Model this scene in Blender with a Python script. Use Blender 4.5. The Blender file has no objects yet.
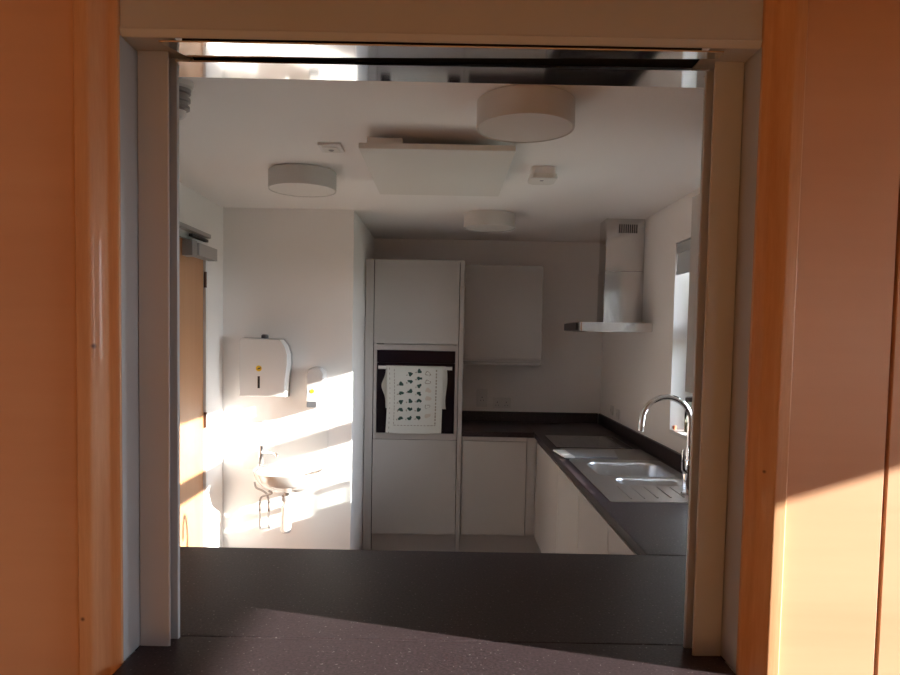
import bpy, bmesh, math, random
from mathutils import Vector, Matrix
random.seed(4)
PI = math.pi
S = bpy.context.scene
COL = S.collection

# ------------------------------------------------------------------ materials
MATS = {}
def mat(name, col, rough=0.5, metal=0.0, noise=None, bump=None, spec=0.5, coat=0.0, coat_r=0.1, trans=0.0, ior=1.45, aniso=0.0):
    """noise=(scale, amount, (sx,sy,sz)); bump=(scale, strength, (sx,sy,sz))"""
    m = bpy.data.materials.new(name); m.use_nodes = True
    nt = m.node_tree; b = nt.nodes['Principled BSDF']
    b.inputs['Base Color'].default_value = (*col, 1)
    b.inputs['Roughness'].default_value = rough
    b.inputs['Metallic'].default_value = metal
    b.inputs['Specular IOR Level'].default_value = spec
    b.inputs['Coat Weight'].default_value = coat
    b.inputs['Coat Roughness'].default_value = coat_r
    b.inputs['Transmission Weight'].default_value = trans
    b.inputs['IOR'].default_value = ior
    b.inputs['Anisotropic'].default_value = aniso
    tc = nt.nodes.new('ShaderNodeTexCoord')
    def tex(scale, sc, detail=4):
        mp = nt.nodes.new('ShaderNodeMapping'); mp.inputs['Scale'].default_value = sc
        nt.links.new(tc.outputs['Object'], mp.inputs[0])
        n = nt.nodes.new('ShaderNodeTexNoise'); n.inputs['Scale'].default_value = scale; n.inputs['Detail'].default_value = detail
        nt.links.new(mp.outputs[0], n.inputs['Vector']); return n
    if noise:
        n = tex(noise[0], noise[2])
        r = nt.nodes.new('ShaderNodeValToRGB')
        a = noise[1]
        r.color_ramp.elements[0].position = .3; r.color_ramp.elements[1].position = .7
        r.color_ramp.elements[0].color = (*[c*(1-a) for c in col], 1)
        r.color_ramp.elements[1].color = (*[min(1, c*(1+a)) for c in col], 1)
        nt.links.new(n.outputs['Fac'], r.inputs[0]); nt.links.new(r.outputs[0], b.inputs['Base Color'])
    if bump:
        n = tex(bump[0], bump[2])
        bp = nt.nodes.new('ShaderNodeBump'); bp.inputs['Strength'].default_value = bump[1]; bp.inputs['Distance'].default_value = 0.002
        nt.links.new(n.outputs['Fac'], bp.inputs['Height']); nt.links.new(bp.outputs[0], b.inputs['Normal'])
    MATS[name] = m
    return m

def wood(name, light, dark, axis, scale=6, rough=0.45, knots=(), contrast=(.3, .72), fine=.25, coat=0.0):
    """procedural timber: growth bands stretched along the axis, fine pores and round knots"""
    m = bpy.data.materials.new(name); m.use_nodes = True
    nt = m.node_tree; N = nt.nodes.new; L = nt.links.new; b = nt.nodes['Principled BSDF']
    b.inputs['Roughness'].default_value = rough; b.inputs['Coat Weight'].default_value = coat
    tc = N('ShaderNodeTexCoord')
    sc = [1, 1, 1]; sc['XYZ'.index(axis)] = .07
    mp = N('ShaderNodeMapping'); mp.inputs['Scale'].default_value = sc; L(tc.outputs['Object'], mp.inputs[0])
    n1 = N('ShaderNodeTexNoise'); n1.inputs['Scale'].default_value = scale; n1.inputs['Detail'].default_value = 5; n1.inputs['Distortion'].default_value = .6
    L(mp.outputs[0], n1.inputs['Vector'])
    n2 = N('ShaderNodeTexNoise'); n2.inputs['Scale'].default_value = scale*11; n2.inputs['Detail'].default_value = 3
    L(mp.outputs[0], n2.inputs['Vector'])
    mx = N('ShaderNodeMix'); mx.inputs[0].default_value = fine
    L(n1.outputs['Fac'], mx.inputs[2]); L(n2.outputs['Fac'], mx.inputs[3])
    r = N('ShaderNodeValToRGB'); r.color_ramp.elements[0].position, r.color_ramp.elements[1].position = contrast
    r.color_ramp.elements[0].color = (*dark, 1); r.color_ramp.elements[1].color = (*light, 1)
    L(mx.outputs[0], r.inputs[0]); out = r.outputs[0]
    for (kx, ky, kz, kr) in knots:
        d = N('ShaderNodeVectorMath'); d.operation = 'DISTANCE'; d.inputs[1].default_value = (kx, ky, kz)
        L(tc.outputs['Object'], d.inputs[0])
        mr = N('ShaderNodeMapRange'); mr.inputs['From Min'].default_value = kr*.4; mr.inputs['From Max'].default_value = kr
        mr.inputs['To Min'].default_value = 1; mr.inputs['To Max'].default_value = 0
        L(d.outputs['Value'], mr.inputs['Value'])
        k = N('ShaderNodeMix'); k.data_type = 'RGBA'
        L(mr.outputs[0], k.inputs[0]); L(out, k.inputs[6]); k.inputs[7].default_value = (dark[0]*.25, dark[1]*.2, dark[2]*.2, 1)
        out = k.outputs[2]
    L(out, b.inputs['Base Color'])
    bp = N('ShaderNodeBump'); bp.inputs['Strength'].default_value = .12; bp.inputs['Distance'].default_value = .001
    L(n2.outputs['Fac'], bp.inputs['Height']); L(bp.outputs[0], b.inputs['Normal'])
    MATS[name] = m
    return m

def glass(name, col=(.95, .97, .97)):
    m = bpy.data.materials.new(name); m.use_nodes = True
    nt = m.node_tree; nt.nodes.clear(); N = nt.nodes.new; L = nt.links.new
    o = N('ShaderNodeOutputMaterial'); t = N('ShaderNodeBsdfTransparent'); t.inputs[0].default_value = (*col, 1)
    g = N('ShaderNodeBsdfGlossy'); g.inputs['Roughness'].default_value = .02
    f = N('ShaderNodeFresnel'); f.inputs[0].default_value = 1.4; mx = N('ShaderNodeMixShader')
    L(f.outputs[0], mx.inputs[0]); L(t.outputs[0], mx.inputs[1]); L(g.outputs[0], mx.inputs[2]); L(mx.outputs[0], o.inputs[0])
    MATS[name] = m
    return m

U1 = (1, 1, 1)
plaster = mat('wall paint', (.85, .82, .80), .8, bump=(180, .15, U1))
ceil_m = mat('ceiling paint', (.85, .82, .80), .85, bump=(120, .1, U1))
hallpaint = mat('hall paint', (.40, .24, .13), .8, bump=(120, .1, U1))
vinyl = mat('grey vinyl', (.30, .28, .27), .45, noise=(60, .12, U1))
hallfloor = wood('hall floor boards', (.50, .24, .08), (.36, .15, .045), 'Y', 5, .35)
ply = wood('birch plywood', (.66, .385, .235), (.59, .325, .19), 'X', 5, .42, contrast=(.3, .75), fine=.15, coat=.15)
pineL = wood('pine trim left', (.68, .40, .22), (.54, .27, .125), 'Z', 26, .4, knots=((-.688, 1.33, 1.556, .007), (-.714, 1.33, 1.01, .006)), coat=.2)
pineR = wood('pine trim right', (.68, .41, .235), (.52, .255, .115), 'Z', 26, .4, knots=((.64, 1.34, 1.33, .005),), coat=.2)
doorwood = wood('beech veneer', (.52, .27, .135), (.45, .22, .10), 'Z', 9, .4)
worktop_m = mat('charcoal laminate', (.036, .0235, .026), .42, noise=(160, .5, U1), bump=(140, .12, U1), spec=.38)
def specks(m):
    nt = m.node_tree; N = nt.nodes.new; L = nt.links.new; b = nt.nodes['Principled BSDF']
    src = b.inputs['Base Color'].links[0].from_socket
    tc = N('ShaderNodeTexCoord'); n = N('ShaderNodeTexNoise'); n.inputs['Scale'].default_value = 130; n.inputs['Detail'].default_value = 1
    L(tc.outputs['Object'], n.inputs['Vector'])
    r = N('ShaderNodeValToRGB'); r.color_ramp.elements[0].position = .69; r.color_ramp.elements[1].position = .74
    L(n.outputs['Fac'], r.inputs[0])
    k = N('ShaderNodeMix'); k.data_type = 'RGBA'; L(r.outputs[0], k.inputs[0]); L(src, k.inputs[6]); k.inputs[7].default_value = (.16, .145, .14, 1)
    L(k.outputs[2], b.inputs['Base Color'])
specks(worktop_m)
gloss = mat('gloss pale grey', (.53, .505, .485), .16, spec=.5)
carc = mat('cabinet carcass', (.58, .55, .53), .45)
kick = mat('plinth board', (.52, .48, .46), .4)
alu = mat('powder coated aluminium', (.48, .485, .495), .5, metal=.1)
alu_pol = mat('polished aluminium', (.72, .71, .70), .06, metal=1.0, bump=(5, .05, (.6, 1, 1)))
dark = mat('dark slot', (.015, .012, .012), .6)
steel = mat('brushed steel', (.62, .60, .585), .16, metal=1.0, bump=(5, .9, (1, 1, .6)))
sinksteel = mat('sink steel', (.66, .66, .67), .3, metal=1.0, bump=(60, .03, U1))
chrome = mat('chrome', (.85, .85, .86), .06, metal=1.0)
blackglass = mat('black glass', (.012, .006, .011), .12, spec=.22)
hobglass = mat('hob glass', (.03, .022, .023), .12, spec=.7)
whitepl = mat('white plastic', (.78, .77, .76), .25)
white_s = mat('white satin plastic', (.74, .72, .70), .4)
greypl = mat('grey plastic', (.30, .29, .29), .4)
darkpl = mat('dark plastic', (.05, .045, .05), .35)
yellow = mat('yellow mark', (.85, .55, .03), .5)
ceramic = mat('white ceramic', (.82, .80, .78), .08, coat=.4)
tilew = mat('splashback', (.80, .79, .77), .12)
lampfab = mat('lamp drum', (.60, .575, .55), .6)
lampdif = mat('lamp diffuser', (.72, .69, .66), .45)
panelm = mat('heater panel', (.70, .67, .63), .55)
cloth = mat('towel cloth', (.66, .65, .60), .9, bump=(260, .35, U1))
print_g = mat('towel print green', (.03, .07, .055), .9)
print_b = mat('towel print outline', (.33, .29, .24), .9)
print_p = mat('towel print peach', (.58, .50, .42), .9)
boardm = mat('chopping board', (.36, .37, .39), .3)
saverm = mat('worktop saver', (.24, .22, .205), .3)
paneg = glass('window glass')
jarg = glass('jar glass', (.82, .88, .86))
framew = mat('white frame', (.74, .73, .72), .35)
blindm = mat('blind fabric', (.42, .45, .47), .8)
orange = mat('orange pot', (.60, .20, .10), .5)
grass = mat('ground outside', (.16, .17, .12), .9, noise=(3, .3, U1))
jamfill = mat('jar contents', (.62, .50, .36), .6)
doorclose = mat('closer silver', (.42, .40, .39), .4, metal=.5)
coil = mat('supply pipe', (.34, .32, .31), .35, metal=.7)

# ------------------------------------------------------------------ geometry helpers
def NB(): return bmesh.new()
def box(bm, x0, x1, y0, y1, z0, z1, bev=0.0, seg=2):
    r = bmesh.ops.create_cube(bm, size=1)
    vs = r['verts']
    for v in vs:
        v.co = Vector(((x0+x1)/2+v.co.x*(x1-x0), (y0+y1)/2+v.co.y*(y1-y0), (z0+z1)/2+v.co.z*(z1-z0)))
    if bev:
        es = list({e for v in vs for e in v.link_edges})
        bmesh.ops.bevel(bm, geom=es, offset=bev, segments=seg, affect='EDGES', profile=.5)
    return bm
def Bx(*a, **k): return box(NB(), *a, **k)
def lathe(bm, c, prof, n=48, axis='Z'):
    """prof: list of (radius, height) revolved about a vertical (or X/Y) axis through c"""
    rings = []
    for r, h in prof:
        ring = []
        for i in range(n):
            a = 2*PI*i/n
            if axis == 'Z': p = (c[0]+r*math.cos(a), c[1]+r*math.sin(a), c[2]+h)
            elif axis == 'Y': p = (c[0]+r*math.cos(a), c[1]+h, c[2]+r*math.sin(a))
            else: p = (c[0]+h, c[1]+r*math.cos(a), c[2]+r*math.sin(a))
            ring.append(bm.verts.new(p))
        rings.append(ring)
    for a, b in zip(rings, rings[1:]):
        for i in range(n):
            bm.faces.new((a[i], a[(i+1) % n], b[(i+1) % n], b[i]))
    bm.faces.new(rings[0][::-1]); bm.faces.new(rings[-1])
    return bm
def tube(bm, pts, r, n=14, close=True):
    pts = [Vector(p) for p in pts]; rings = []
    up = Vector((0, 0, 1)); prev = None
    for i, p in enumerate(pts):
        t = (pts[min(i+1, len(pts)-1)]-pts[max(i-1, 0)]).normalized()
        if prev is None:
            ref = up if abs(t.dot(up)) < .9 else Vector((1, 0, 0))
            u = t.cross(ref).normalized()
        else:
            u = (prev-t*prev.dot(t)).normalized()
        v = t.cross(u); prev = u
        rr = r[i] if isinstance(r, (list, tuple)) else r
        rings.append([bm.verts.new(p+(u*math.cos(2*PI*k/n)+v*math.sin(2*PI*k/n))*rr) for k in range(n)])
    for a, b in zip(rings, rings[1:]):
        for k in range(n):
            bm.faces.new((a[k], a[(k+1) % n], b[(k+1) % n], b[k]))
    bm.faces.new(rings[0][::-1]); bm.faces.new(rings[-1])
    return bm
def smooth_path(pts, k=8):
    P = [Vector(p) for p in pts]; out = []
    for i in range(len(P)-1):
        p0, p1, p2, p3 = P[max(i-1, 0)], P[i], P[i+1], P[min(i+2, len(P)-1)]
        for j in range(k):
            t = j/k
            out.append(.5*((2*p1)+(p2-p0)*t+(2*p0-5*p1+4*p2-p3)*t*t+(3*p1-p0-3*p2+p3)*t**3))
    out.append(P[-1]); return out
def prism(bm, poly, z0, z1, axis='Z'):
    """extrude a polygon; axis Z: poly in (x,y); axis X: poly in (y,z), z0..z1 along x; axis Y: poly in (x,z)"""
    def pt(p, h):
        if axis == 'Z': return (p[0], p[1], h)
        if axis == 'X': return (h, p[0], p[1])
        return (p[0], h, p[1])
    a = [bm.verts.new(pt(p, z0)) for p in poly]; b = [bm.verts.new(pt(p, z1)) for p in poly]
    n = len(poly)
    for i in range(n): bm.faces.new((a[i], a[(i+1) % n], b[(i+1) % n], b[i]))
    bm.faces.new(a[::-1]); bm.faces.new(b)
    return bm
def rrect(x0, x1, y0, y1, r, n=6):
    out = []
    for cx, cy, a0 in ((x1-r, y1-r, 0), (x0+r, y1-r, PI/2), (x0+r, y0+r, PI), (x1-r, y0+r, 1.5*PI)):
        for i in range(n+1):
            a = a0+PI/2*i/n
            out.append((cx+r*math.cos(a), cy+r*math.sin(a)))
    return out
def loft(bm, loops, cap0=True, cap1=True):
    R = [[bm.verts.new(p) for p in l] for l in loops]; n = len(R[0])
    for a, b in zip(R, R[1:]):
        for i in range(n): bm.faces.new((a[i], a[(i+1) % n], b[(i+1) % n], b[i]))
    if cap0: bm.faces.new(R[0][::-1])
    if cap1: bm.faces.new(R[-1])
    return R

def finish(bm, name, m, smooth):
    bmesh.ops.recalc_face_normals(bm, faces=bm.faces[:])
    me = bpy.data.meshes.new(name); bm.to_mesh(me); bm.free()
    for x in (m if isinstance(m, (list, tuple)) else [m]): me.materials.append(x)
    if smooth:
        for p in me.polygons: p.use_smooth = True
        me.set_sharp_from_angle(angle=math.radians(38))
    return me
def root_loc(o):
    while o.parent: o = o.parent
    return o.location.copy()
def obj(name, bm, m, parent=None, smooth=True, loc=None, label=None, kind=None):
    base = root_loc(parent) if parent else Vector(loc or (0, 0, 0))
    bmesh.ops.translate(bm, verts=bm.verts[:], vec=-base)
    o = bpy.data.objects.new(name, finish(bm, name, m, smooth)); COL.objects.link(o)
    if smooth and len(o.data.polygons) < 500:
        wn = o.modifiers.new('weighted normals', 'WEIGHTED_NORMAL'); wn.keep_sharp = True
    if parent: o.parent = parent
    else: o.location = base
    if label: o['label'] = label
    if kind: o['kind'] = kind
    return o
def tag(o, label, cat, group=None):
    o['label'] = label; o['category'] = cat
    if group: o['group'] = group
    return o
def thing(name, label, cat, loc, group=None):
    o = bpy.data.objects.new(name, None); o.empty_display_size = .05; COL.objects.link(o); o.location = loc
    return tag(o, label, cat, group)
def struct(name, bm, m, smooth=False): return obj(name, bm, m, None, smooth, kind='structure')
def copy_thing(r, loc, label):
    c = r.copy(); COL.objects.link(c); c.location = loc; c['label'] = label
    for ch in list(r.children):
        d = ch.copy(); COL.objects.link(d); d.parent = c
        for g in list(ch.children):
            e = g.copy(); COL.objects.link(e); e.parent = d
    return c

# ------------------------------------------------------------------ key dimensions (metres)
W = .91                       # worktop height
XL, XR = -1.381, 1.254        # kitchen side walls
YB = 5.431                    # kitchen back wall
ZC = 2.353                    # kitchen ceiling
YP, XP = 4.218, -.577         # boxed-out wall: front and return
YF = 1.33                     # hall face of the hatch wall

# ------------------------------------------------------------------ setting: kitchen shell
struct('floor', Bx(XL-.1, XR+.2, 1.40, YB+.1, -.1, 0), vinyl)
struct('ceiling', Bx(XL-.12, XR+.216, 1.475, YB+.12, ZC, ZC+.12), ceil_m)
struct('wall_back', Bx(XL-.12, XR+.216, YB, YB+.12, 0, ZC), plaster)
bm = NB()
box(bm, XL-.12, XL, 1.475, 3.0, 0, ZC); box(bm, XL-.12, XL, 3.92, YP, 0, ZC); box(bm, XL-.12, XL, 3.0, 3.92, 2.10, ZC)
box(bm, XL-.12, XL-.10, 3.0, 3.92, 0, 2.10)
struct('wall_left', bm, plaster)
struct('wall_basin', Bx(XL-.12, XP, YP, YP+.1, 0, ZC), plaster)
struct('wall_return', Bx(XP-.1, XP, YP+.1, YB, 0, ZC), plaster)
WY0, WY1, WZ0, WZ1 = 2.655, 3.745, 1.075, 2.12
bm = NB()
box(bm, XR, XR+.216, 1.475, WY0, 0, ZC); box(bm, XR, XR+.216, WY1, YB, 0, ZC)
box(bm, XR, XR+.216, WY0, WY1, 0, WZ0); box(bm, XR, XR+.216, WY0, WY1, WZ1, ZC)
struct('wall_right', bm, plaster)

# window in the right wall
FX0, FX1 = 1.40, 1.465
bm = NB()
box(bm, FX0, FX1, WY0, 2.71, WZ0+.02, WZ1); box(bm, FX0, FX1, 3.69, WY1, WZ0+.02, WZ1)
box(bm, FX0, FX1, 2.71, 3.69, WZ0+.02, 1.113); box(bm, FX0, FX1, 2.71, 3.69, 2.06, WZ1)
box(bm, FX0, FX1, 2.71, 3.69, 1.574, 1.676)
win = struct('window_1', bm, framew)
obj('window_pane', Bx(1.432, 1.438, 2.71, 3.69, 1.113, 2.06), paneg, win, False)
obj('window_sill', Bx(XR-.003, FX0, WY0+.001, WY1-.001, WZ0, WZ0+.021, bev=.003), framew, win)
# roller blind at the head of the reveal
bl = thing('roller_blind', 'grey roller blind drawn partway down at the top of the kitchen window', 'blind', (1.31, 3.22, 1.9))
obj('cassette', Bx(1.256, 1.312, WY0+.006, WY1-.004, 2.06, 2.118, bev=.008), blindm, bl)
obj('blind_fabric', Bx(1.262, 1.266, WY0+.008, WY1-.005, 1.965, 2.065), blindm, bl, False)
obj('bottom_rail', Bx(1.257, 1.271, WY0+.008, WY1-.005, 1.945, 1.966, bev=.003), blindm, bl)

# door in the left wall
dr = struct('door_1', Bx(XL-.05, XL-.008, 3.03, 3.898, .005, 2.075, bev=.002), doorwood)
bm = NB()
box(bm, XL-.06, XL+.006, 3.900, 3.928, 0, 2.10); box(bm, XL-.06, XL+.006, 2.99, 3.028, 0, 2.10); box(bm, XL-.06, XL+.006, 3.028, 3.900, 2.078, 2.105)
obj('door_frame', bm, framew, dr, False)
for z in (.28, 1.079, 1.885):
    obj('hinge', lathe(NB(), (XL+.002, 3.902, z), [(.008, -.045), (.008, .045)], 14), mat('hinge bronze', (.10, .05, .035), .4, metal=.6) if 'hinge bronze' not in MATS else MATS['hinge bronze'], dr)
bm = NB(); prism(bm, rrect(XL-.006, XL+.058, 3.655, 3.945, .008, 3), 1.995, 2.062)
cl = obj('door_closer', bm, doorclose, dr)
obj('closer_bracket', Bx(XL-.006, XL+.05, 3.575, 3.65, 1.985, 2.07, bev=.004), greypl, cl)
obj('closer_arm', Bx(XL+.012, XL+.05, 3.0, 3.86, 2.112, 2.135, bev=.004), doorclose, cl)
obj('arm_link', Bx(XL+.02, XL+.042, 3.60, 3.84, 2.088, 2.104, bev=.003), darkpl, cl)

# ------------------------------------------------------------------ setting: hatch wall and hall
bm = NB()
HX0, HX1 = -3.6, 3.0
box(bm, HX0, -.70, 1.362, 1.474, 0, 3.5); box(bm, .66, HX1, 1.362, 1.474, 0, 3.5)
box(bm, -.70, .66, 1.362, 1.474, 0, W-.045); box(bm, -.70, .66, 1.362, 1.474, 2.37, 3.5)
wh = struct('wall_hatch', bm, plaster)
def plypanel(x0, x1, z0=.0, z1=2.6): obj('plywood_panel', Bx(x0, x1, 1.340, 1.362, z0, z1, bev=.0015, seg=1), ply, wh)
plypanel(-1.32, -.7245); plypanel(-1.93, -1.325); plypanel(.684, .880); plypanel(.887, 1.45); plypanel(1.457, 2.0)
plypanel(-.724, .6835, 2.40, 3.0)
plypanel(-.63, .59, 0, W-.10)
# timber architraves either side of the hatch, stepped section
def trim(name, s, pts, m):
    bm = NB(); prism(bm, [(x, y) for x, y in pts], 0, 2.40)
    return struct(name, bm, m, True)
trim('trim_1', 1, [(-.7240, 1.361), (-.7240, 1.331), (-.721, 1.328), (-.699, 1.327), (-.692, 1.329), (-.687, 1.334), (-.670, 1.3475), (-.664, 1.3485),
                   (-.653, 1.3485), (-.648, 1.351), (-.6465, 1.3555), (-.6545, 1.3555), (-.6545, 1.380), (-.697, 1.380), (-.697, 1.361)], pineL)
trim('trim_2', 1, [(.6830, 1.361), (.6830, 1.331), (.680, 1.328), (.660, 1.327), (.654, 1.329), (.650, 1.334), (.634, 1.3475), (.628, 1.3485),
                   (.613, 1.3485), (.609, 1.351), (.6075, 1.3555), (.6155, 1.3555), (.6155, 1.380), (.657, 1.380), (.657, 1.361)], pineR)
struct('floor_hall', Bx(HX0-.1, HX1+.2, -5.1, 1.40, -.1, 0), hallfloor)
struct('ceiling_hall', Bx(HX0-.1, HX1+.2, -5.1, 1.5, 3.5, 3.62), mat('hall ceiling paint', (.50, .36, .24), .8))
struct('wall_hall_left', Bx(HX0-.1, HX0, -5.1, 1.362, 0, 3.5), hallpaint)
struct('wall_hall_back', Bx(HX0-.1, HX1+.2, -5.2, -5.1, 0, 3.5), hallpaint)
bm = NB()
GY0, GY1, GZ0, GZ1 = .08, .98, 1.42, 2.074      # high window whose sun reaches the hatch
KY0, KY1, KZ0, KZ1 = -4.6, -2.0, .35, 2.4       # unseen large window, added down the hall for warm sun bounce
X0, X1 = HX1, HX1+.2
box(bm, X0, X1, -5.1, KY0, 0, 3.5); box(bm, X0, X1, KY1, GY0, 0, 3.5); box(bm, X0, X1, GY1, 1.474, 0, 3.5)
box(bm, X0, X1, GY0, GY1, 0, GZ0); box(bm, X0, X1, GY0, GY1, GZ1, 3.5)
box(bm, X0, X1, KY0, KY1, 0, KZ0); box(bm, X0, X1, KY0, KY1, KZ1, 3.5)
struct('wall_hall_right', bm, hallpaint)
for name, (y0, y1, z0, z1) in (('window_2', (GY0, GY1, GZ0, GZ1)), ('added_window', (KY0, KY1, KZ0, KZ1))):
    bm = NB()
    box(bm, X0+.06, X0+.12, y0, y0+.05, z0, z1); box(bm, X0+.06, X0+.12, y1-.05, y1, z0, z1)
    box(bm, X0+.06, X0+.12, y0+.05, y1-.05, z0, z0+.05)
    if name == 'added_window': box(bm, X0+.06, X0+.12, (y0+y1)/2-.03, (y0+y1)/2+.03, z0+.05, z1)
    wg = struct(name, bm, framew)
    obj('window_pane', Bx(X0+.085, X0+.091, y0+.05, y1-.05, z0+.05, z1), paneg, wg, False)
struct('ground', Bx(-30, 40, -30, 40, -.5, -.15), grass)

# ------------------------------------------------------------------ roller shutter in the hatch
rs = thing('roller_shutter', 'grey metal roller shutter pulled up in the serving hatch, with side guides', 'shutter', (0, 1.43, W))
bm = NB()     # box face with a folded lower lip
prism(bm, [(1.356, 2.37), (1.3565, 2.179), (1.3535, 2.1775), (1.353, 2.1745), (1.359, 2.164), (1.3625, 2.162), (1.3635, 2.174), (1.366, 2.18), (1.366, 2.37)], -.6455, .6065, 'X')
box(bm, -.6520, -.545, 1.3625, 1.4735, 2.1635, 2.1655); box(bm, .512, .6130, 1.3625, 1.4735, 2.1635, 2.1655)
obj('shutter_box', bm, alu, rs)
bm = NB(); prism(bm, [(-.575, 1.366), (.538, 1.366), (.538, 1.398), (-.545, 1.438)], 2.156, 2.159)
bmesh.ops.translate(bm, verts=bm.verts[:], vec=(0, 0, 0))
obj('underside_plate', bm, alu_pol, rs)
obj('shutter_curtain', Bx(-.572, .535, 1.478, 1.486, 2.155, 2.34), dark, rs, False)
bm = NB()     # T-shaped bottom bar: wide flat flange seen from below, with an upstanding web
prism(bm, [(-.574, 1.446), (.537, 1.441), (.537, 1.4755), (.572, 1.4755), (.572, 1.536), (-.604, 1.530), (-.604, 1.4755), (-.574, 1.4755)], 2.149, 2.1545)
obj('bottom_bar', bm, alu_pol, rs)
def guide(xo, xi, s):
    g = NB()      # U channel: front flange with a rolled edge, web, back flange that reaches further in
    prism(g, [(xo, 1.4285), (xi-s*.004, 1.4275), (xi, 1.4295), (xi, 1.4315), (xo+s*.004, 1.4315), (xo+s*.004, 1.464), (xi+s*.003, 1.464), (xi+s*.0045, 1.466),
              (xi+s*.0045, 1.4735), (xo, 1.4735)], W+.0005, 2.163)
    o = obj('guide_rail', g, alu, rs)
    a = NB(); prism(a, [(xo-s*.002, 1.3565), (xo-s*.002, 1.4735), (xo-s*.008, 1.4735), (xo-s*.008, 1.3565)], W+.0005, 2.163)
    obj('side_lining', a, alu, rs, False)
    return o
guide(-.6445, -.581, 1); guide(.6055, .545, -1)

# ------------------------------------------------------------------ worktops
def wt_profile_y(y0, y1, nose_front=None):
    t = .038
    return t
sill = tag(obj('hatch_sill', Bx(-.645, .606, 1.30, 1.4790, W-.042, W, bev=.002), worktop_m, None, loc=(0, 1.39, W)),
           'dark charcoal hatch sill under the shutter, lit by a wedge of sun', 'sill')
bm = NB(); box(bm, XL+.002, XR-.002, 1.4805, 2.1125, W-.038, W, bev=.004)
tag(obj('worktop', bm, worktop_m, None, loc=(0, 1.8, W-.038)), 'wide charcoal worktop right behind the serving hatch', 'worktop', 'kitchen worktops')
# right-hand run, with a hole for the sink and a rolled front edge
def filled_plate(bm, outer, holes, z):
    edges = []; loops = []
    for lp in [outer]+holes:
        vs = [bm.verts.new((x, y, z)) for x, y in lp]
        es = [bm.edges.new((vs[i], vs[(i+1) % len(vs)])) for i in range(len(vs))]
        edges += es; loops.append(vs)
    bmesh.ops.triangle_fill(bm, use_beauty=True, use_dissolve=False, edges=edges)
    return loops
RXF = .650
sink_hole = [(.765, 3.09), (1.185, 3.09), (1.185, 3.705), (.765, 3.705)]
bm = NB()
y0, y1 = 2.1135, YB-.002
outer = [(RXF+.006, y0), (XR-.002, y0), (XR-.002, y1), (RXF+.006, y1)]
Lt = filled_plate(bm, outer, [sink_hole], W); Lb = filled_plate(bm, outer, [sink_hole], W-.038)
for a, b in zip(Lt, Lb):
    for i in range(4):
        if a is Lt[0] and i == 3: continue
        bm.faces.new((a[i], a[(i+1) % 4], b[(i+1) % 4], b[i]))
# rolled nose on the front edge
nose = [(RXF+.006, W), (RXF+.002, W-.0015), (RXF, W-.006), (RXF, W-.032), (RXF+.002, W-.0365), (RXF+.006, W-.038)]
na = [Lt[0][0]]+[bm.verts.new((x, y0, z)) for x, z in nose[1:-1]]+[Lb[0][0]]
nb = [Lt[0][3]]+[bm.verts.new((x, y1, z)) for x, z in nose[1:-1]]+[Lb[0][3]]
for i in range(len(na)-1): bm.faces.new((na[i], na[i+1], nb[i+1], nb[i]))
bm.faces.new(na); bm.faces.new(nb[::-1])
wr_ = tag(obj('worktop', bm, worktop_m, None, loc=(.95, 3.5, W-.038)), 'charcoal worktop along the right wall holding hob and sink', 'worktop', 'kitchen worktops')
obj('upstand', Bx(XR-.018, XR-.0005, 2.1135, YB-.02, W+.0005, .993, bev=.002), worktop_m, wr_)
bm = NB(); box(bm, .131, RXF-.001, 4.832, YB-.002, W-.038, W, bev=.003)
wb_ = tag(obj('worktop', bm, worktop_m, None, loc=(.4, 5.1, W-.038)), 'short charcoal worktop on the back wall beside the oven tower', 'worktop', 'kitchen worktops')
obj('upstand', Bx(.131, XR-.019, YB-.018, YB-.0005, W+.0005, .993, bev=.002), worktop_m, wb_)

# ------------------------------------------------------------------ cabinets
def shell(bm, x0, x1, y0, y1, z0, z1, t=.018, open_top=True):
    box(bm, x0, x1, y0, y1, z0, z0+t)
    box(bm, x0, x0+t, y0, y1, z0+t, z1); box(bm, x1-t, x1, y0, y1, z0+t, z1)
    return bm
# back-wall base unit
bu = thing('base_cabinet', 'pale gloss base cabinet between the oven tower and the corner', 'cabinet', (.38, 5.1, 0), 'kitchen base cabinets')
obj('carcass', Bx(.1325, .668, 4.866, YB-.005, .15, W-.0385), carc, bu, False)
obj('door', Bx(.1335, .598, 4.846, 4.865, .155, .838, bev=.002), gloss, bu)
obj('corner_post', Bx(.601, .667, 4.850, 4.865, .155, .868, bev=.001), gloss, bu)
obj('handle_rail', Bx(.1335, .600, 4.854, 4.8655, .842, .869), kick, bu, False)
obj('plinth', Bx(.1325, .72, 4.905, 4.92, 0, .149), kick, bu, False)
# right-hand run of base units
def right_unit(y0, y1, label):
    r = thing('base_cabinet', label, 'cabinet', (.95, (y0+y1)/2, 0), 'kitchen base cabinets')
    bm = NB(); box(bm, .689, XR-.004, y0+.001, y1-.001, .15, .168); box(bm, .689, XR-.004, y0+.001, y0+.019, .168, W-.039); box(bm, .689, XR-.004, y1-.019, y1-.001, .168, W-.039)
    obj('carcass', bm, carc, r, False)
    obj('door', Bx(.668, .687, y0+.0015, y1-.0015, .155, .845, bev=.002), gloss, r)
    obj('handle_rail', Bx(.676, .688, y0+.001, y1-.001, .848, .870), kick, r, False)
    obj('plinth', Bx(.73, .745, y0+.0005, y1-.0005, 0, .149), kick, r, False)
right_unit(2.6915, 3.29, 'pale gloss base cabinet under the sink drainer, door edge line visible')
right_unit(3.2905, 3.89, 'pale gloss base cabinet beneath the far end of the sink')
right_unit(3.8905, 4.843, 'long pale gloss base cabinet front beneath the hob in the corner')
right_unit(2.1145, 2.691, 'pale gloss base cabinet at the near end of the right run, by the hatch counter')
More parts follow.
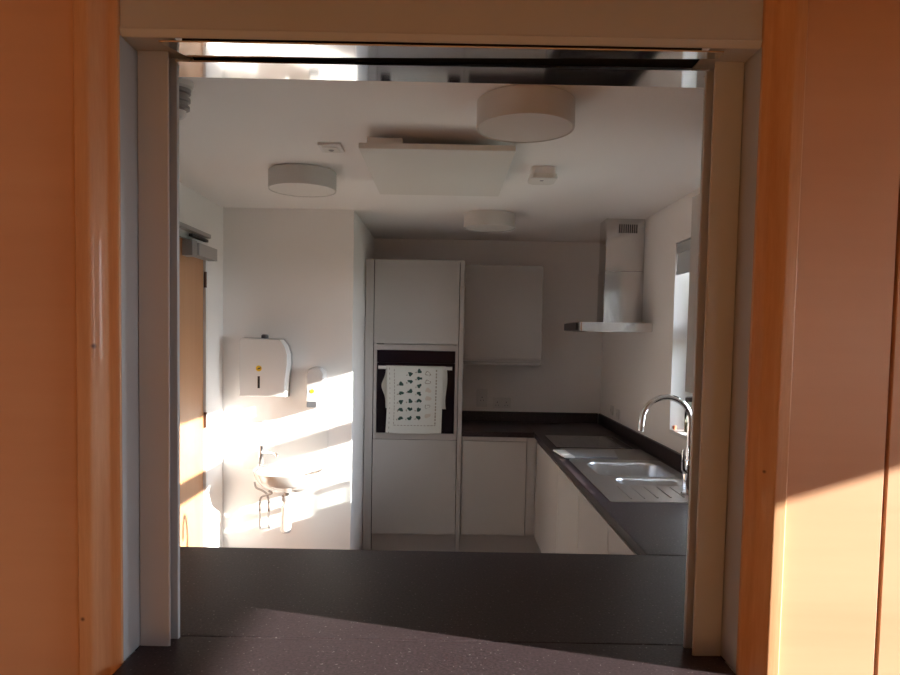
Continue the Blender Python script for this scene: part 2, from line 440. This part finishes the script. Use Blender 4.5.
# units under the hatch counter, fronts to the kitchen
def counter_unit(x0, x1, label):
    r = thing('base_cabinet', label, 'cabinet', ((x0+x1)/2, 1.8, 0), 'kitchen base cabinets')
    obj('carcass', Bx(x0+.001, x1-.001, 1.482, 2.07, .15, W-.0385), carc, r, False)
    obj('door', Bx(x0+.0015, x1-.0015, 2.071, 2.09, .155, .845, bev=.002), gloss, r)
    obj('plinth', Bx(x0+.001, x1-.001, 2.02, 2.035, 0, .149), kick, r, False)
counter_unit(XL+.004, -.70, 'pale gloss base cabinet under the left end of the hatch counter')
counter_unit(-.6995, -.02, 'pale gloss base cabinet under the middle of the hatch counter')
counter_unit(-.0195, .664, 'pale gloss base cabinet under the right part of the hatch counter')

# oven tower
tw = thing('tall_cabinet', 'tall pale gloss oven tower between the boxed-out wall and worktop', 'cabinet', (-.2, 5.1, 0))
bm = NB()
yb = YB-.004
box(bm, -.508, -.490, 4.853, yb, .15, 2.126); box(bm, .0752, .0930, 4.853, yb, .15, 2.126)
box(bm, -.490, .0750, 4.853, yb, .15, .168); box(bm, -.490, .0750, 4.853, yb, 2.0970, 2.126)
box(bm, -.490, .0750, 4.853, yb, .86, .878); box(bm, -.490, .0750, 4.853, yb, 1.492, 1.51)
box(bm, -.490, .0750, yb-.008, yb, .168, 2.108)
obj('carcass', bm, carc, tw, False)
obj('end_panel', Bx(.0980, .1290, 4.832, yb, 0, 2.126, bev=.002), gloss, tw)
obj('end_panel', Bx(-.572, -.513, 4.838, yb, 0, 2.126, bev=.002), gloss, tw)
obj('door', Bx(-.5085, .0940, 4.832, 4.851, .155, .842, bev=.002), gloss, tw, label='lower gloss door below the oven')
obj('door', Bx(-.5085, .0940, 4.832, 4.851, 1.529, 2.122, bev=.002), gloss, tw, label='upper gloss door above the oven')
bm = NB()
box(bm, -.508, -.487, 4.834, 4.852, .872, 1.522); box(bm, .0740, .0935, 4.834, 4.852, .872, 1.522)
box(bm, -.487, .0740, 4.834, 4.852, 1.484, 1.522); box(bm, -.487, .0740, 4.834, 4.852, .846, .887)
obj('oven_surround', bm, kick, tw, False)
obj('plinth', Bx(-.512, .0970, 4.895, 4.91, 0, .149), kick, tw, False)
# oven
ov = thing('oven', 'black glass built-in oven in the tall unit, towel over its handle', 'oven', (-.2, 5.0, .88))
obj('oven_body', Bx(-.478, .0660, 4.860, 5.36, .892, 1.478), darkpl, ov, False)
obj('oven_door', Bx(-.485, .0720, 4.838, 4.859, .889, 1.392, bev=.003), blackglass, ov)
obj('control_panel', Bx(-.485, .0720, 4.838, 4.859, 1.395, 1.481, bev=.003), blackglass, ov)
bm = NB(); tube(bm, [(-.470, 4.793, 1.360), (.052, 4.793, 1.360)], .0122, 16)
for x in (-.455, .037): tube(bm, [(x, 4.793, 1.360), (x, 4.839, 1.360)], .007, 12)
obj('handle', bm, white_s, ov)

# tea towel hanging over the oven handle: cloth grid, printed pattern by face material
def make_towel():
    bm = NB()
    nx, bar = 84, .0135
    front, back = .464, .29
    x0, wd = -.412, .402
    ts = []
    nf, nbk = 92, 46
    path = []
    for j in range(nbk+1): path.append(('b', back*(1-j/nbk)))
    for j in range(1, 8): path.append(('o', j/8))
    for j in range(nf+1): path.append(('f', front*j/nf))
    grid = []
    for kind, t in path:
        row = []
        for i in range(nx+1):
            u = i/nx
            if kind == 'b':
                y, z = 4.793+bar, 1.360-t
                xx = x0+.022+u*(wd+.002)-.03*math.exp(-((t-.13)/.06)**2)*(1-u)+ .006*u*math.sin(t*20)
                if u < .25: xx -= .028*(1-u/.25)
                y += .004*math.sin(u*9+t*5)*min(1, t*8)
            elif kind == 'o':
                a = PI*t; y, z = 4.793+bar*math.cos(a), 1.360+bar*math.sin(a)
                xx = x0+(.022-.028*(1-min(1, u/.25)))*(1-t)+u*(wd+.002*(1-t))
            else:
                y, z = 4.793-bar, 1.360-t
                xx = x0+u*wd+.006*math.sin(t*7)*(1-u)-.008*u*(t/front)
                f = min(1, t*6)
                y += f*(.0045*math.sin(u*14+1.0)+.003*math.sin(u*5+t*9))
                z -= f*.006*math.sin(u*3.2)*t
            row.append(bm.verts.new((xx, y, z)))
        grid.append(row)
    def blob(u, v, cx, cy, r, k):
        dx, dy = (u-cx)*wd, (v-cy)*front
        a = math.atan2(dy, dx)
        return dx*dx+dy*dy*1.5 < (r*(1+.16*math.sin(3*a+k)+.14*math.sin(2*a+1.3*k)))**2
    c1 = [(.257, (y-170)/460) for y in (280, 345, 405, 460, 520)]
    c2 = [(.42, (y-170)/460) for y in (210, 262, 330, 400, 455, 520)]
    c3 = [(.58, (y-170)/460) for y in (190, 240, 292, 345, 395, 458, 515)]
    c4 = [(.73, (y-170)/460) for y in (205, 265, 435)]
    c5 = [(.74, (y-170)/460) for y in (322, 378, 500)]
    for j in range(len(path)-1):
        kind, t = path[j]
        for i in range(nx):
            f = bm.faces.new((grid[j][i], grid[j][i+1], grid[j+1][i+1], grid[j+1][i]))
            if kind != 'f': continue
            u, v = (i+.5)/nx, t/front
            for k, (cx, cy) in enumerate(c1+c2+c3):
                if blob(u, v, cx, cy, .0165, k*1.7): f.material_index = 1
                if blob(u, v, cx-.06, cy+.02, .006, k): f.material_index = 2
            for k, (cx, cy) in enumerate(c4):
                if blob(u, v, cx, cy, .019, k) and not blob(u, v, cx, cy, .0135, k): f.material_index = 2
            for k, (cx, cy) in enumerate(c5):
                if blob(u, v, cx, cy, .02, k): f.material_index = 3
            dash = (int(v*60) % 3 != 0)
            if (abs(u-.135) < .007 or abs(u-.88) < .007) and v < .87 and dash: f.material_index = 2
            if abs(u-.05) < .006 and int(v*40) % 3 == 0: f.material_index = 2
            if abs(v-.87) < .007 and .12 < u < .89 and int(u*50) % 3 != 0: f.material_index = 2
    return bm
tl = obj('tea_towel', make_towel(), [cloth, print_g, print_b, print_p], None, True, loc=(-.2, 4.79, 1.36))
sol = tl.modifiers.new('thickness', 'SOLIDIFY'); sol.thickness = .0025; sol.offset = 0
tag(tl, 'white tea towel printed with rows of dark green motifs, hung on the oven handle', 'towel')

# wall units
wu = thing('wall_cabinet', 'pale gloss wall cabinet on the back wall right of the oven tower', 'cabinet', (.43, 5.27, 1.384), 'wall cabinets')
obj('carcass', Bx(.131, .722, 5.132, YB-.001, 1.40, 2.126), carc, wu, False)
obj('door', Bx(.133, .724, 5.111, 5.130, 1.428, 2.124, bev=.002), gloss, wu)
obj('handle_rail', Bx(.133, .724, 5.113, 5.131, 1.412, 1.424, bev=.002), kick, wu)
obj('bottom_panel', Bx(.131, .727, 5.108, YB-.001, 1.380, 1.3995, bev=.002), gloss, wu)
w2 = thing('wall_cabinet', 'pale wall cabinet on the right wall, edge showing beside the hatch guide', 'cabinet', (1.09, 2.03, 1.39), 'wall cabinets')
obj('carcass', Bx(.936, XR-.001, 1.49, 2.572, 1.395, 2.126), carc, w2, False)
obj('door', Bx(.914, .934, 1.492, 2.03, 1.395, 2.124, bev=.002), gloss, w2)
d2 = obj('door', Bx(.914, .934, 2.033, 2.571, 1.395, 2.124, bev=.002), gloss, w2)
obj('handle', Bx(.9115, .9139, 2.43, 2.515, 1.425, 1.452, bev=.0008, seg=1), doorclose, d2)

# ------------------------------------------------------------------ hob, hood, sink, tap
hb = tag(obj('hob', Bx(.700, 1.175, 4.165, 4.672, W+.0003, W+.006, bev=.002), hobglass, None, loc=(.94, 4.42, W)), 'dark glass hob set in the worktop beneath the cooker hood', 'hob')
ring_m = mat('hob ring print', (.12, .11, .11), .3)
for (x, y, r) in ((.83, 4.30, .09), (.83, 4.55, .07), (1.05, 4.30, .07), (1.05, 4.55, .09)):
    bm = NB(); n = 40
    a = [bm.verts.new((x+r*math.cos(2*PI*i/n), y+r*math.sin(2*PI*i/n), W+.0064)) for i in range(n)]
    b = [bm.verts.new((x+(r-.003)*math.cos(2*PI*i/n), y+(r-.003)*math.sin(2*PI*i/n), W+.0064)) for i in range(n)]
    for i in range(n): bm.faces.new((a[i], a[(i+1) % n], b[(i+1) % n], b[i]))
    obj('cooking_zone', bm, ring_m, hb, False)

hd = thing('cooker_hood', 'stainless steel chimney cooker hood on the right wall above the hob', 'cooker hood', (1.05, 4.4, 1.63))
bm = NB()
prism(bm, [(XR-.001, 4.114), (.83, 4.114), (.812, 4.125), (.806, 4.15), (.802, 4.36), (.806, 4.58), (.815, 4.61), (.84, 4.62), (XR-.001, 4.62)], 1.636, 1.69)
bmesh.ops.bevel(bm, geom=[e for e in bm.edges if abs(e.verts[0].co.z-e.verts[1].co.z) < 1e-5], offset=.003, segments=2, affect='EDGES')
obj('canopy', bm, steel, hd)
bm = NB(); bms = []
box(bm, 1.003, XR-.001, 4.334, 4.515, 1.6905, 2.02, bev=.003)
obj('lower_chimney', bm, steel, hd)
uc = obj('upper_chimney', Bx(1.006, XR-.0012, 4.337, 4.512, 2.0203, ZC-.001, bev=.003), steel, hd)
for k in range(9):
    x = 1.087+k*.0135
    obj('vent_slot', Bx(x, x+.0085, 4.3355, 4.3372, 2.262, 2.316), dark, uc, False)
obj('grease_filter', Bx(.86, 1.2, 4.17, 4.57, 1.632, 1.6363), alu_pol, hd, False)
obj('front_strip', Bx(.7985, .8015, 4.17, 4.585, 1.641, 1.686), darkpl, hd, False)

# sink: flange with two bowls and a ribbed drainer
sk = thing('sink', 'stainless steel one-and-a-half bowl sink with drainer under the window', 'sink', (.96, 3.3, W))
bm = NB()
zf = W+.004
o_ = rrect(.705, 1.212, 2.80, 3.775, .02, 4)
b1 = rrect(.775, 1.165, 3.315, 3.692, .07, 6); b2 = rrect(.83, 1.165, 3.115, 3.272, .05, 6)
lo = filled_plate(bm, o_, [b1, b2], zf)
rim = [bm.verts.new((x, y, W+.0004)) for x, y in rrect(.703, 1.214, 2.798, 3.777, .021, 4)]
for i in range(len(rim)): bm.faces.new((lo[0][i], lo[0][(i+1) % len(rim)], rim[(i+1) % len(rim)], rim[i]))
def shrink(lp, d):
    cx = sum(p[0] for p in lp)/len(lp); cy = sum(p[1] for p in lp)/len(lp)
    wx = max(p[0] for p in lp)-cx; wy = max(p[1] for p in lp)-cy
    return [(cx+(x-cx)*(1-d/wx), cy+(y-cy)*(1-d/wy)) for x, y in lp]
def bowl(loop_verts, lp, depth):
    prev = loop_verts
    for d, z in ((.003, .004), (.006, .012), (.012, depth*.5), (.02, depth*.85), (.034, depth*.97), (.06, depth)):
        ring = [bm.verts.new((x, y, zf-z)) for x, y in shrink(lp, d)]
        for i in range(len(ring)): bm.faces.new((prev[i], prev[(i+1) % len(ring)], ring[(i+1) % len(ring)], ring[i]))
        prev = ring
    bm.faces.new(prev)
bowl(lo[1], b1, .16); bowl(lo[2], b2, .10)
obj('sink_body', bm, sinksteel, sk)
bm = NB()
for k in range(6):
    x = .80+k*.06
    tube(bm, [(x, 2.84+.012*k, zf+.0003), (x+.004, 3.08, zf+.0003)], .0035, 8)
obj('drainer_ribs', bm, sinksteel, sk)
obj('waste_outlet', lathe(NB(), (.97, 3.5, zf-.1595), [(.035, 0), (.035, .003), (.02, .004)], 24), chrome, sk)
obj('waste_outlet', lathe(NB(), (1.0, 3.195, zf-.0995), [(.03, 0), (.03, .003), (.02, .004)], 24), chrome, sk)

tp = thing('kitchen_tap', 'tall chrome swan-neck tap standing on the sink corner', 'tap', (1.078, 2.95, zf))
obj('tap_base', lathe(NB(), (1.078, 2.95, zf+.0003), [(.03, 0), (.03, .004), (.025, .008), (.024, .13), (.02, .15), (.014, .155)], 32), chrome, tp)
pts = [(1.078, 2.95, zf+.15), (1.078, 2.95, 1.22)]
R_ = .106
for i in range(1, 17):
    a = PI*i/16; pts.append((1.078-R_+R_*math.cos(a), 2.95, 1.235+R_*math.sin(a)))
pts.append((1.078-2*R_-.004, 2.95, 1.19))
obj('spout', tube(NB(), pts, .0125, 20), chrome, tp)
obj('lever', tube(NB(), [(1.06, 2.935, zf+.10), (1.045, 2.925, zf+.115), (1.042, 2.92, zf+.20)], [.011, .009, .006], 14), chrome, tp)
obj('lever', tube(NB(), [(1.095, 2.965, zf+.10), (1.112, 2.975, zf+.115), (1.116, 2.98, zf+.20)], [.011, .009, .006], 14), chrome, tp)

# things on the worktop
cb = thing('chopping_board', 'thin white chopping board lying flat between hob and sink', 'chopping board', (.84, 3.91, W+.0045))
bm = NB(); prism(bm, [(.728, 4.031), (1.028, 4.06), (.985, 3.795), (.744, 3.791)], W+.0045, W+.0135)
bmesh.ops.bevel(bm, geom=bm.edges[:], offset=.0015, segments=2, affect='EDGES')
obj('board', bm, boardm, cb)
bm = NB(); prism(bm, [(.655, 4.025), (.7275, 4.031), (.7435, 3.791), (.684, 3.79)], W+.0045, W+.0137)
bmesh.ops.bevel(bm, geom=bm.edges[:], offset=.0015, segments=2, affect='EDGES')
obj('sun_strip', bm, mat('painted sun strip', (.90, .90, .88), .3), cb, label='bright sun patch painted at the left end of the board')  # strip of sunlight on the board, painted as a bright white piece
tag(obj('worktop_saver', Bx(.72, 1.215, 3.782, 4.150, W+.0003, W+.0040, bev=.001), saverm, None, loc=(.97, 3.96, W)), 'flat grey-brown worktop saver mat beside the hob, under a white board', 'worktop saver')

# things on the window sill
zs = WZ0+.0212
def jar(name, label, x, y, r, h, lidm, lidh, fill):
    j = thing(name, label, 'jar', (x, y, zs), 'jars on the window sill')
    obj('jar_glass', lathe(NB(), (x, y, zs), [(r*.9, .0), (r, .006), (r, h*.8), (r*.93, h*.87), (r*.9, h)], 32), jarg, j)
    obj('jar_contents', lathe(NB(), (x, y, zs+.004), [(r*.86, 0), (r*.92, .006), (r*.92, h*fill)], 28), jamfill, j)
    obj('lid', lathe(NB(), (x, y, zs+h), [(r*.98, 0), (r*.98, lidh), (r*.9, lidh+.003)], 32), lidm, j)
    return j
jar('storage_jar', 'tall glass jar with dark lid at the far end of the window sill', 1.335, 3.640, .036, .165, darkpl, .022, .30)
jar('storage_jar', 'glass jar with silver lid on the sill, behind the tap neck', 1.340, 3.470, .040, .150, chrome, .018, .45)
tag(obj('small_pot', lathe(NB(), (1.272, 3.72, zs), [(.008, 0), (.011, .02), (.009, .023)], 20), orange, None, loc=(1.272, 3.72, zs)), 'tiny orange pot in the far corner of the window sill', 'pot')

# ------------------------------------------------------------------ sockets
def socket(name, label, c, wdt, hgt, axis, n):
    s = thing(name, label, 'socket', c, 'wall switches by the hob' if axis == 'X' else None)
    x, y, z = c
    if axis == 'Y':
        obj('face_plate', Bx(x-wdt/2, x+wdt/2, y-.010, y-.0006, z-hgt/2, z+hgt/2, bev=.003), white_s, s)
        for k in range(n):
            xx = x+(k-(n-1)/2)*wdt*.5
            obj('rocker_switch', Bx(xx-.007, xx+.007, y-.0135, y-.0101, z+hgt*.18, z+hgt*.36, bev=.0012), whitepl, s)
            bm = NB()
            box(bm, xx-.003, xx+.003, y-.0106, y-.0101, z+.0, z+.008)
            for q in (-.011, .011): box(bm, xx+q-.0035, xx+q+.0035, y-.0106, y-.0101, z-.022, z-.018)
            obj('socket_holes', bm, dark, s, False)
    else:
        obj('face_plate', Bx(x-.010, x-.0006, y-wdt/2, y+wdt/2, z-hgt/2, z+hgt/2, bev=.003), white_s, s)
        obj('rocker_switch', Bx(x-.0135, x-.0101, y-.008, y+.008, z-.012, z+.012, bev=.0012), whitepl, s)
    return s
socket('cooker_switch', 'upright white cooker switch plate on the back wall beside the oven tower', (.303, YB, 1.10), .088, .147, 'Y', 1)
socket('double_socket', 'wide white double socket on the back wall below the wall cabinet', (.462, YB, 1.063), .146, .086, 'Y', 2)
socket('fused_switch', 'white wall switch on the right wall near the back corner', (XR, 5.03, 1.06), .07, .07, 'X', 1)
socket('fused_switch', 'white wall switch on the right wall nearer the hob', (XR, 4.85, 1.05), .07, .07, 'X', 1)

# ------------------------------------------------------------------ boxed-out wall: dispensers and basin
pt_ = thing('paper_towel_dispenser', 'large white paper towel dispenser with a dark slot on the boxed-out wall', 'dispenser', (-1.11, YP, 1.19))
yf, ybk = 4.105, YP+.0004
def face_outline(x0, x1, z0, z1, rr):
    out = [(x0, z0), (x1, z0)]
    pts = rrect(x0, x1, z0, z1, rr, 8)
    return pts
prof = [(-1.247, 1.20), (-.968, 1.20), (-.965, 1.30), (-.952, 1.40), (-.954, 1.46), (-.97, 1.51), (-1.0, 1.548), (-1.235, 1.556), (-1.247, 1.545)]
bm = NB()
def prof_loop(y, grow): 
    cx, cz = -1.11, 1.375
    return [(cx+(x-cx)*grow, y, cz+(z-cz)*grow) for x, z in prof]
loft(bm, [prof_loop(yf, .955), prof_loop(yf+.004, .985), prof_loop(yf+.015, 1.0), prof_loop(ybk-.03, 1.015)])
obj('cover', bm, whitepl, pt_)
bm = NB(); loft(bm, [prof_loop(ybk-.0295, 1.022), prof_loop(ybk, 1.022)])
obj('back_plate', bm, greypl, pt_)
obj('view_slot', Bx(-1.134, -1.120, yf-.0015, yf-.0002, 1.252, 1.325, bev=.0006, seg=1), dark, pt_)
bm = NB(); lathe(bm, (-1.127, yf-.0012, 1.372), [(.018, 0), (.018, .001)], 24, 'Y')
obj('logo', bm, yellow, pt_, label='round yellow maker mark')
bm = NB(); prism(bm, [(-1.139, 1.366), (-1.131, 1.374), (-1.113, 1.379), (-1.117, 1.371), (-1.131, 1.366)], yf-.0018, yf-.0013, 'Y')
obj('logo_stroke', bm, darkpl, pt_, False)
obj('lock', lathe(NB(), (-1.105, 4.16, 1.556), [(.022, 0), (.022, .016), (.015, .023)], 20), darkpl, pt_)

sd = thing('soap_dispenser', 'small white soap dispenser with grey push bar beside the towel dispenser', 'dispenser', (-.79, YP, 1.12))
def sp(y, g):
    cx, cz = -.790, 1.258
    return [(cx+(x-cx)*g, y, cz+(z-cz)*g) for x, z in rrect(-.846, -.734, 1.133, 1.383, .05, 8)]
bm = NB(); loft(bm, [sp(4.12, .80), sp(4.126, .92), sp(4.145, 1.0), sp(ybk, 1.02)])
obj('cover', bm, whitepl, sd)
bm = NB(); prism(bm, rrect(-.836, -.778, 1.140, 1.176, .008, 4), 4.108, 4.1195, 'Y')
obj('push_bar', bm, mat('push bar grey', (.13, .13, .14), .35), sd)
bm = NB(); lathe(bm, (-.806, 4.1178, 1.238), [(.013, 0), (.013, .002)], 20, 'Y')
obj('logo', bm, yellow, sd, label='round yellow maker mark')

bm = NB(); prism(bm, rrect(-1.250, -.722, .735, 1.028, .006, 3), YP-.007, YP+.0004, 'Y')
tag(obj('splashback', bm, tilew, None, loc=(-.99, YP, .735)), 'white rectangular splashback panel on the wall behind the basin', 'splashback')

# wash basin
ws = thing('wash_basin', 'small white ceramic wash basin on the boxed-out wall, sunlit', 'basin', (-.93, 4.03, .6))
bm = NB()
CX, CY = -.925, YP-.0075
def bshape(wx, dy, z, y_back=0.0, n=40):
    """D-shaped plan: flat at the wall, elliptical to the front"""
    pts = []
    for i in range(n+1):
        a = PI*i/n
        e = .72
        c, s = math.cos(a), math.sin(a)
        pts.append((CX+wx*math.copysign(abs(c)**e, c), CY-y_back-dy*s**e, z))
    return pts
zr = .765
loops = [bshape(.10, .13, .628, .03), bshape(.14, .19, .638, .02), bshape(.19, .26, .672, .006), bshape(.222, .305, .715, .0), bshape(.232, .325, .752, 0), bshape(.230, .323, .762, 0),
         bshape(.224, .316, zr, .002), bshape(.196, .288, zr, .075), bshape(.19, .28, zr-.006, .08), bshape(.17, .24, zr-.06, .09), bshape(.11, .17, zr-.095, .11), bshape(.03, .06, zr-.10, .15)]
loft(bm, loops)
obj('basin_bowl', bm, ceramic, ws)
obj('waste_outlet', lathe(NB(), (CX, CY-.18, zr-.0985), [(.02, 0), (.02, .003)], 20), chrome, ws)
bt = thing('basin_tap', 'chrome lever tap at the left of the wash basin', 'tap', (-1.125, 4.15, zr))
obj('tap_body', lathe(NB(), (-1.125, 4.155, zr+.0004), [(.024, 0), (.024, .006), (.017, .012), (.016, .125), (.012, .135)], 24), chrome, bt)
obj('spout', tube(NB(), smooth_path([(-1.122, 4.152, zr+.088), (-1.07, 4.13, zr+.092), (-1.02, 4.105, zr+.086), (-1.012, 4.10, zr+.07)]), .011, 14), chrome, bt)
obj('lever', tube(NB(), [(-1.125, 4.155, zr+.134), (-1.08, 4.14, zr+.142), (-1.03, 4.12, zr+.140)], [.011, .008, .006], 14), chrome, bt)
tr = thing('bottle_trap', 'white plastic bottle trap hanging under the wash basin', 'trap', (CX-.022, 4.10, .38))
tx, ty = CX-.022, 4.06
obj('trap_pipe', tube(NB(), [(tx, ty, .627), (tx, ty, .55)], .018, 18), whitepl, tr)
obj('collar_nut', lathe(NB(), (tx, ty, .575), [(.024, 0), (.027, .006), (.027, .028), (.024, .034)], 12), greypl, tr)
obj('trap_body', lathe(NB(), (tx, ty, .38), [(.022, 0), (.031, .008), (.031, .11), (.029, .115), (.029, .16), (.022, .17)], 28), whitepl, tr)
obj('outlet_pipe', tube(NB(), [(tx, ty+.02, .50), (tx, YP-.002, .50)], .018, 16), whitepl, tr)
def supply(label, x, pts, loc):
    s = thing('supply_pipe', label, 'pipe', loc, 'basin supply pipes')
    obj('hose', tube(NB(), smooth_path(pts), .0065, 10), coil, s)
    xx, yy = pts[-1][0], pts[-1][1]
    obj('isolating_valve', lathe(NB(), (xx, yy, .485), [(.007, 0), (.013, .004), (.013, .022), (.009, .024), (.009, .044), (.013, .046), (.013, .064), (.007, .068)], 12), chrome, s)
    obj('riser', tube(NB(), [(xx, yy, .485), (xx, yy, .40), (xx-.004, yy+.03, .372), (xx-.01, YP-.0001, .365)], .0065, 10), whitepl, s)
supply('left braided supply pipe curving down below the wash basin', -1.12, [(-1.07, 4.13, .618), (-1.05, 4.13, .605), (-1.075, 4.135, .592), (-1.115, 4.14, .578), (-1.128, 4.14, .545)], (-1.12, 4.14, .4))
supply('right braided supply pipe with a bend, between left pipe and white trap', -1.07, [(-1.165, 4.16, .665), (-1.155, 4.16, .63), (-1.115, 4.155, .612), (-1.085, 4.15, .59), (-1.075, 4.15, .545)], (-1.07, 4.14, .4))

# ------------------------------------------------------------------ ceiling things
def ceiling_light(loc, label):
    x, y, z = loc
    l = thing('ceiling_light', label, 'ceiling light', loc, 'round drum ceiling lights')
    obj('drum_shade', lathe(NB(), (x, y, z-.088), [(.150, .006), (.1565, .004), (.1575, .0), (.1585, .002), (.1585, .084), (.152, .0876)], 72), lampfab, l)
    obj('diffuser', lathe(NB(), (x, y, z-.0845), [(.151, -.0015), (.151, .001)], 72), lampdif, l)
    return l
cl0 = ceiling_light((.2467, 2.243, ZC), 'largest-looking round drum ceiling light, nearest the hatch')
copy_thing(cl0, (-.690, 3.255, ZC), 'round drum ceiling light on the left, in front of the boxed-out wall')
copy_thing(cl0, (.262, 4.27, ZC), 'round drum ceiling light farthest back, by the wall cabinets')

hp = thing('ceiling_heater_panel', 'flat white rectangular heater panel hung just below the ceiling', 'heater', (-.04, 3.0, ZC))
obj('panel', Bx(-.338, .250, 2.575, 3.40, 2.283, 2.305, bev=.003), panelm, hp)
obj('junction_box', Bx(-.31, -.175, 2.60, 2.72, 2.3052, 2.332, bev=.002), panelm, hp)
for (x, y) in ((-.27, 2.78), (.18, 2.78), (-.27, 3.25), (.18, 3.25)):
    obj('hanger', Bx(x-.015, x+.015, y-.015, y+.015, 2.3052, ZC-.0005), greypl, hp, False)

al = thing('ceiling_sensor_plate', 'small square white sensor plate on the ceiling left of the heater panel', 'sensor', (-.48, 2.80, ZC))
obj('base_plate', Bx(-.527, -.433, 2.755, 2.868, ZC-.012, ZC-.0004, bev=.003), white_s, al)
obj('inner_cover', Bx(-.512, -.448, 2.772, 2.852, ZC-.0155, ZC-.0121, bev=.001), panelm, al)
obj('lens', lathe(NB(), (-.48, 2.812, ZC-.0205), [(.006, 0), (.012, .004)], 20), greypl, al)
dt = thing('smoke_alarm', 'small boxy white alarm on the ceiling between two drum lights', 'alarm', (.43, 3.12, ZC))
bm = NB(); prism(bm, rrect(.372, .482, 3.06, 3.185, .02, 4), ZC-.032, ZC-.0004)
obj('base', bm, white_s, dt)
bm = NB(); loft(bm, [[(x, y, z) for x, y in rrect(.365-g, .489+g, 3.052-g, 3.193+g, .028, 6)] for z, g in ((ZC-.058, -.010), (ZC-.054, -.002), (ZC-.047, 0), (ZC-.0322, -.003))])
obj('cover', bm, panelm, dt)
obj('test_button', lathe(NB(), (.42, 3.09, ZC-.0605), [(.008, 0), (.009, .002)], 16), greypl, dt)

se = thing('ceiling_movement_sensor', 'small grey movement sensor with a white dome, ceiling corner by the left guide', 'sensor', (-.838, 2.135, ZC))
obj('ceiling_rose', lathe(NB(), (-.838, 2.135, ZC-.0205), [(.040, 0), (.046, .006), (.046, .0202)], 28), white_s, se)
obj('louvred_body', lathe(NB(), (-.838, 2.135, ZC-.085), [(.026, 0), (.034, .004), (.034, .014), (.029, .016), (.029, .026), (.036, .028), (.036, .038), (.030, .040), (.030, .050), (.037, .052), (.037, .0642)], 28), greypl, se)
obj('dome', lathe(NB(), (-.838, 2.135, ZC-.1115), [(.004, 0), (.014, .004), (.021, .012), (.024, .026)], 24), whitepl, se)

# ------------------------------------------------------------------ daylight
w = bpy.data.worlds.new('World'); S.world = w; w.use_nodes = True
bg = w.node_tree.nodes['Background']
tcw = w.node_tree.nodes.new('ShaderNodeTexCoord'); sep = w.node_tree.nodes.new('ShaderNodeSeparateXYZ')
rp = w.node_tree.nodes.new('ShaderNodeValToRGB')
rp.color_ramp.elements[0].position = 0; rp.color_ramp.elements[0].color = (.86, .88, .92, 1)
rp.color_ramp.elements[1].position = .7; rp.color_ramp.elements[1].color = (.52, .62, .82, 1)
w.node_tree.links.new(tcw.outputs['Generated'], sep.inputs[0]); w.node_tree.links.new(sep.outputs[2], rp.inputs[0]); w.node_tree.links.new(rp.outputs[0], bg.inputs[0])
bg.inputs[1].default_value = 6.6
sun = bpy.data.lights.new('sun', 'SUN'); sun.energy = 8.4; sun.angle = math.radians(.55); sun.color = (1.0, .94, .86)
so = bpy.data.objects.new('sun', sun); COL.objects.link(so)
so.rotation_euler = Vector((-1, .285, -.32)).to_track_quat('-Z', 'Y').to_euler()
so.location = (6, -2, 4)
def portal(name, c, sx, sy, direction):
    l = bpy.data.lights.new(name, 'AREA'); l.shape = 'RECTANGLE'; l.size = sx; l.size_y = sy
    l.cycles.is_portal = True
    o = bpy.data.objects.new(name, l); COL.objects.link(o); o.location = c
    o.rotation_euler = Vector(direction).to_track_quat('-Z', 'Y').to_euler()
portal('window_portal', (1.50, 3.22, 1.6), 1.0, 1.02, (-1, 0, 0))
portal('hall_window_portal', (3.22, .53, 1.747), .65, .9, (-1, 0, 0))
portal('added_window_portal', (3.22, -3.3, 1.375), 2.05, 2.6, (-1, 0, 0))

# ------------------------------------------------------------------ camera
f_, cx_, cy_ = 678.31, 445.60, 371.54
pitch, roll, yaw, H = .0521, .0186, .0012, 1.5882
fw = Vector((math.sin(yaw)*math.cos(pitch), math.cos(yaw)*math.cos(pitch), -math.sin(pitch)))
r0 = Vector((math.cos(yaw), -math.sin(yaw), 0)); u0 = r0.cross(fw)
rt = r0*math.cos(roll)+u0*math.sin(roll); up = u0*math.cos(roll)-r0*math.sin(roll)
cd = bpy.data.cameras.new('camera'); co = bpy.data.objects.new('camera', cd); COL.objects.link(co)
M = Matrix((rt, up, -fw)).transposed().to_4x4(); M.translation = (0, 0, H)
co.matrix_world = M
cd.sensor_fit = 'HORIZONTAL'; cd.sensor_width = 36; cd.lens = f_/900*36
cd.shift_x = (450-cx_)/900; cd.shift_y = (cy_-337.5)/900
cd.clip_start = .05
S.camera = co
S.view_settings.view_transform = 'Standard'; S.view_settings.look = 'None'
S.view_settings.exposure = 1.75; S.view_settings.gamma = 1.0; S.view_settings.use_curve_mapping = False
S.cycles.use_denoising = True
S.cycles.max_bounces = 14; S.cycles.diffuse_bounces = 8; S.cycles.glossy_bounces = 6; S.cycles.transparent_max_bounces = 16
S.cycles.caustics_reflective = False; S.cycles.caustics_refractive = False
S.cycles.sample_clamp_indirect = 6
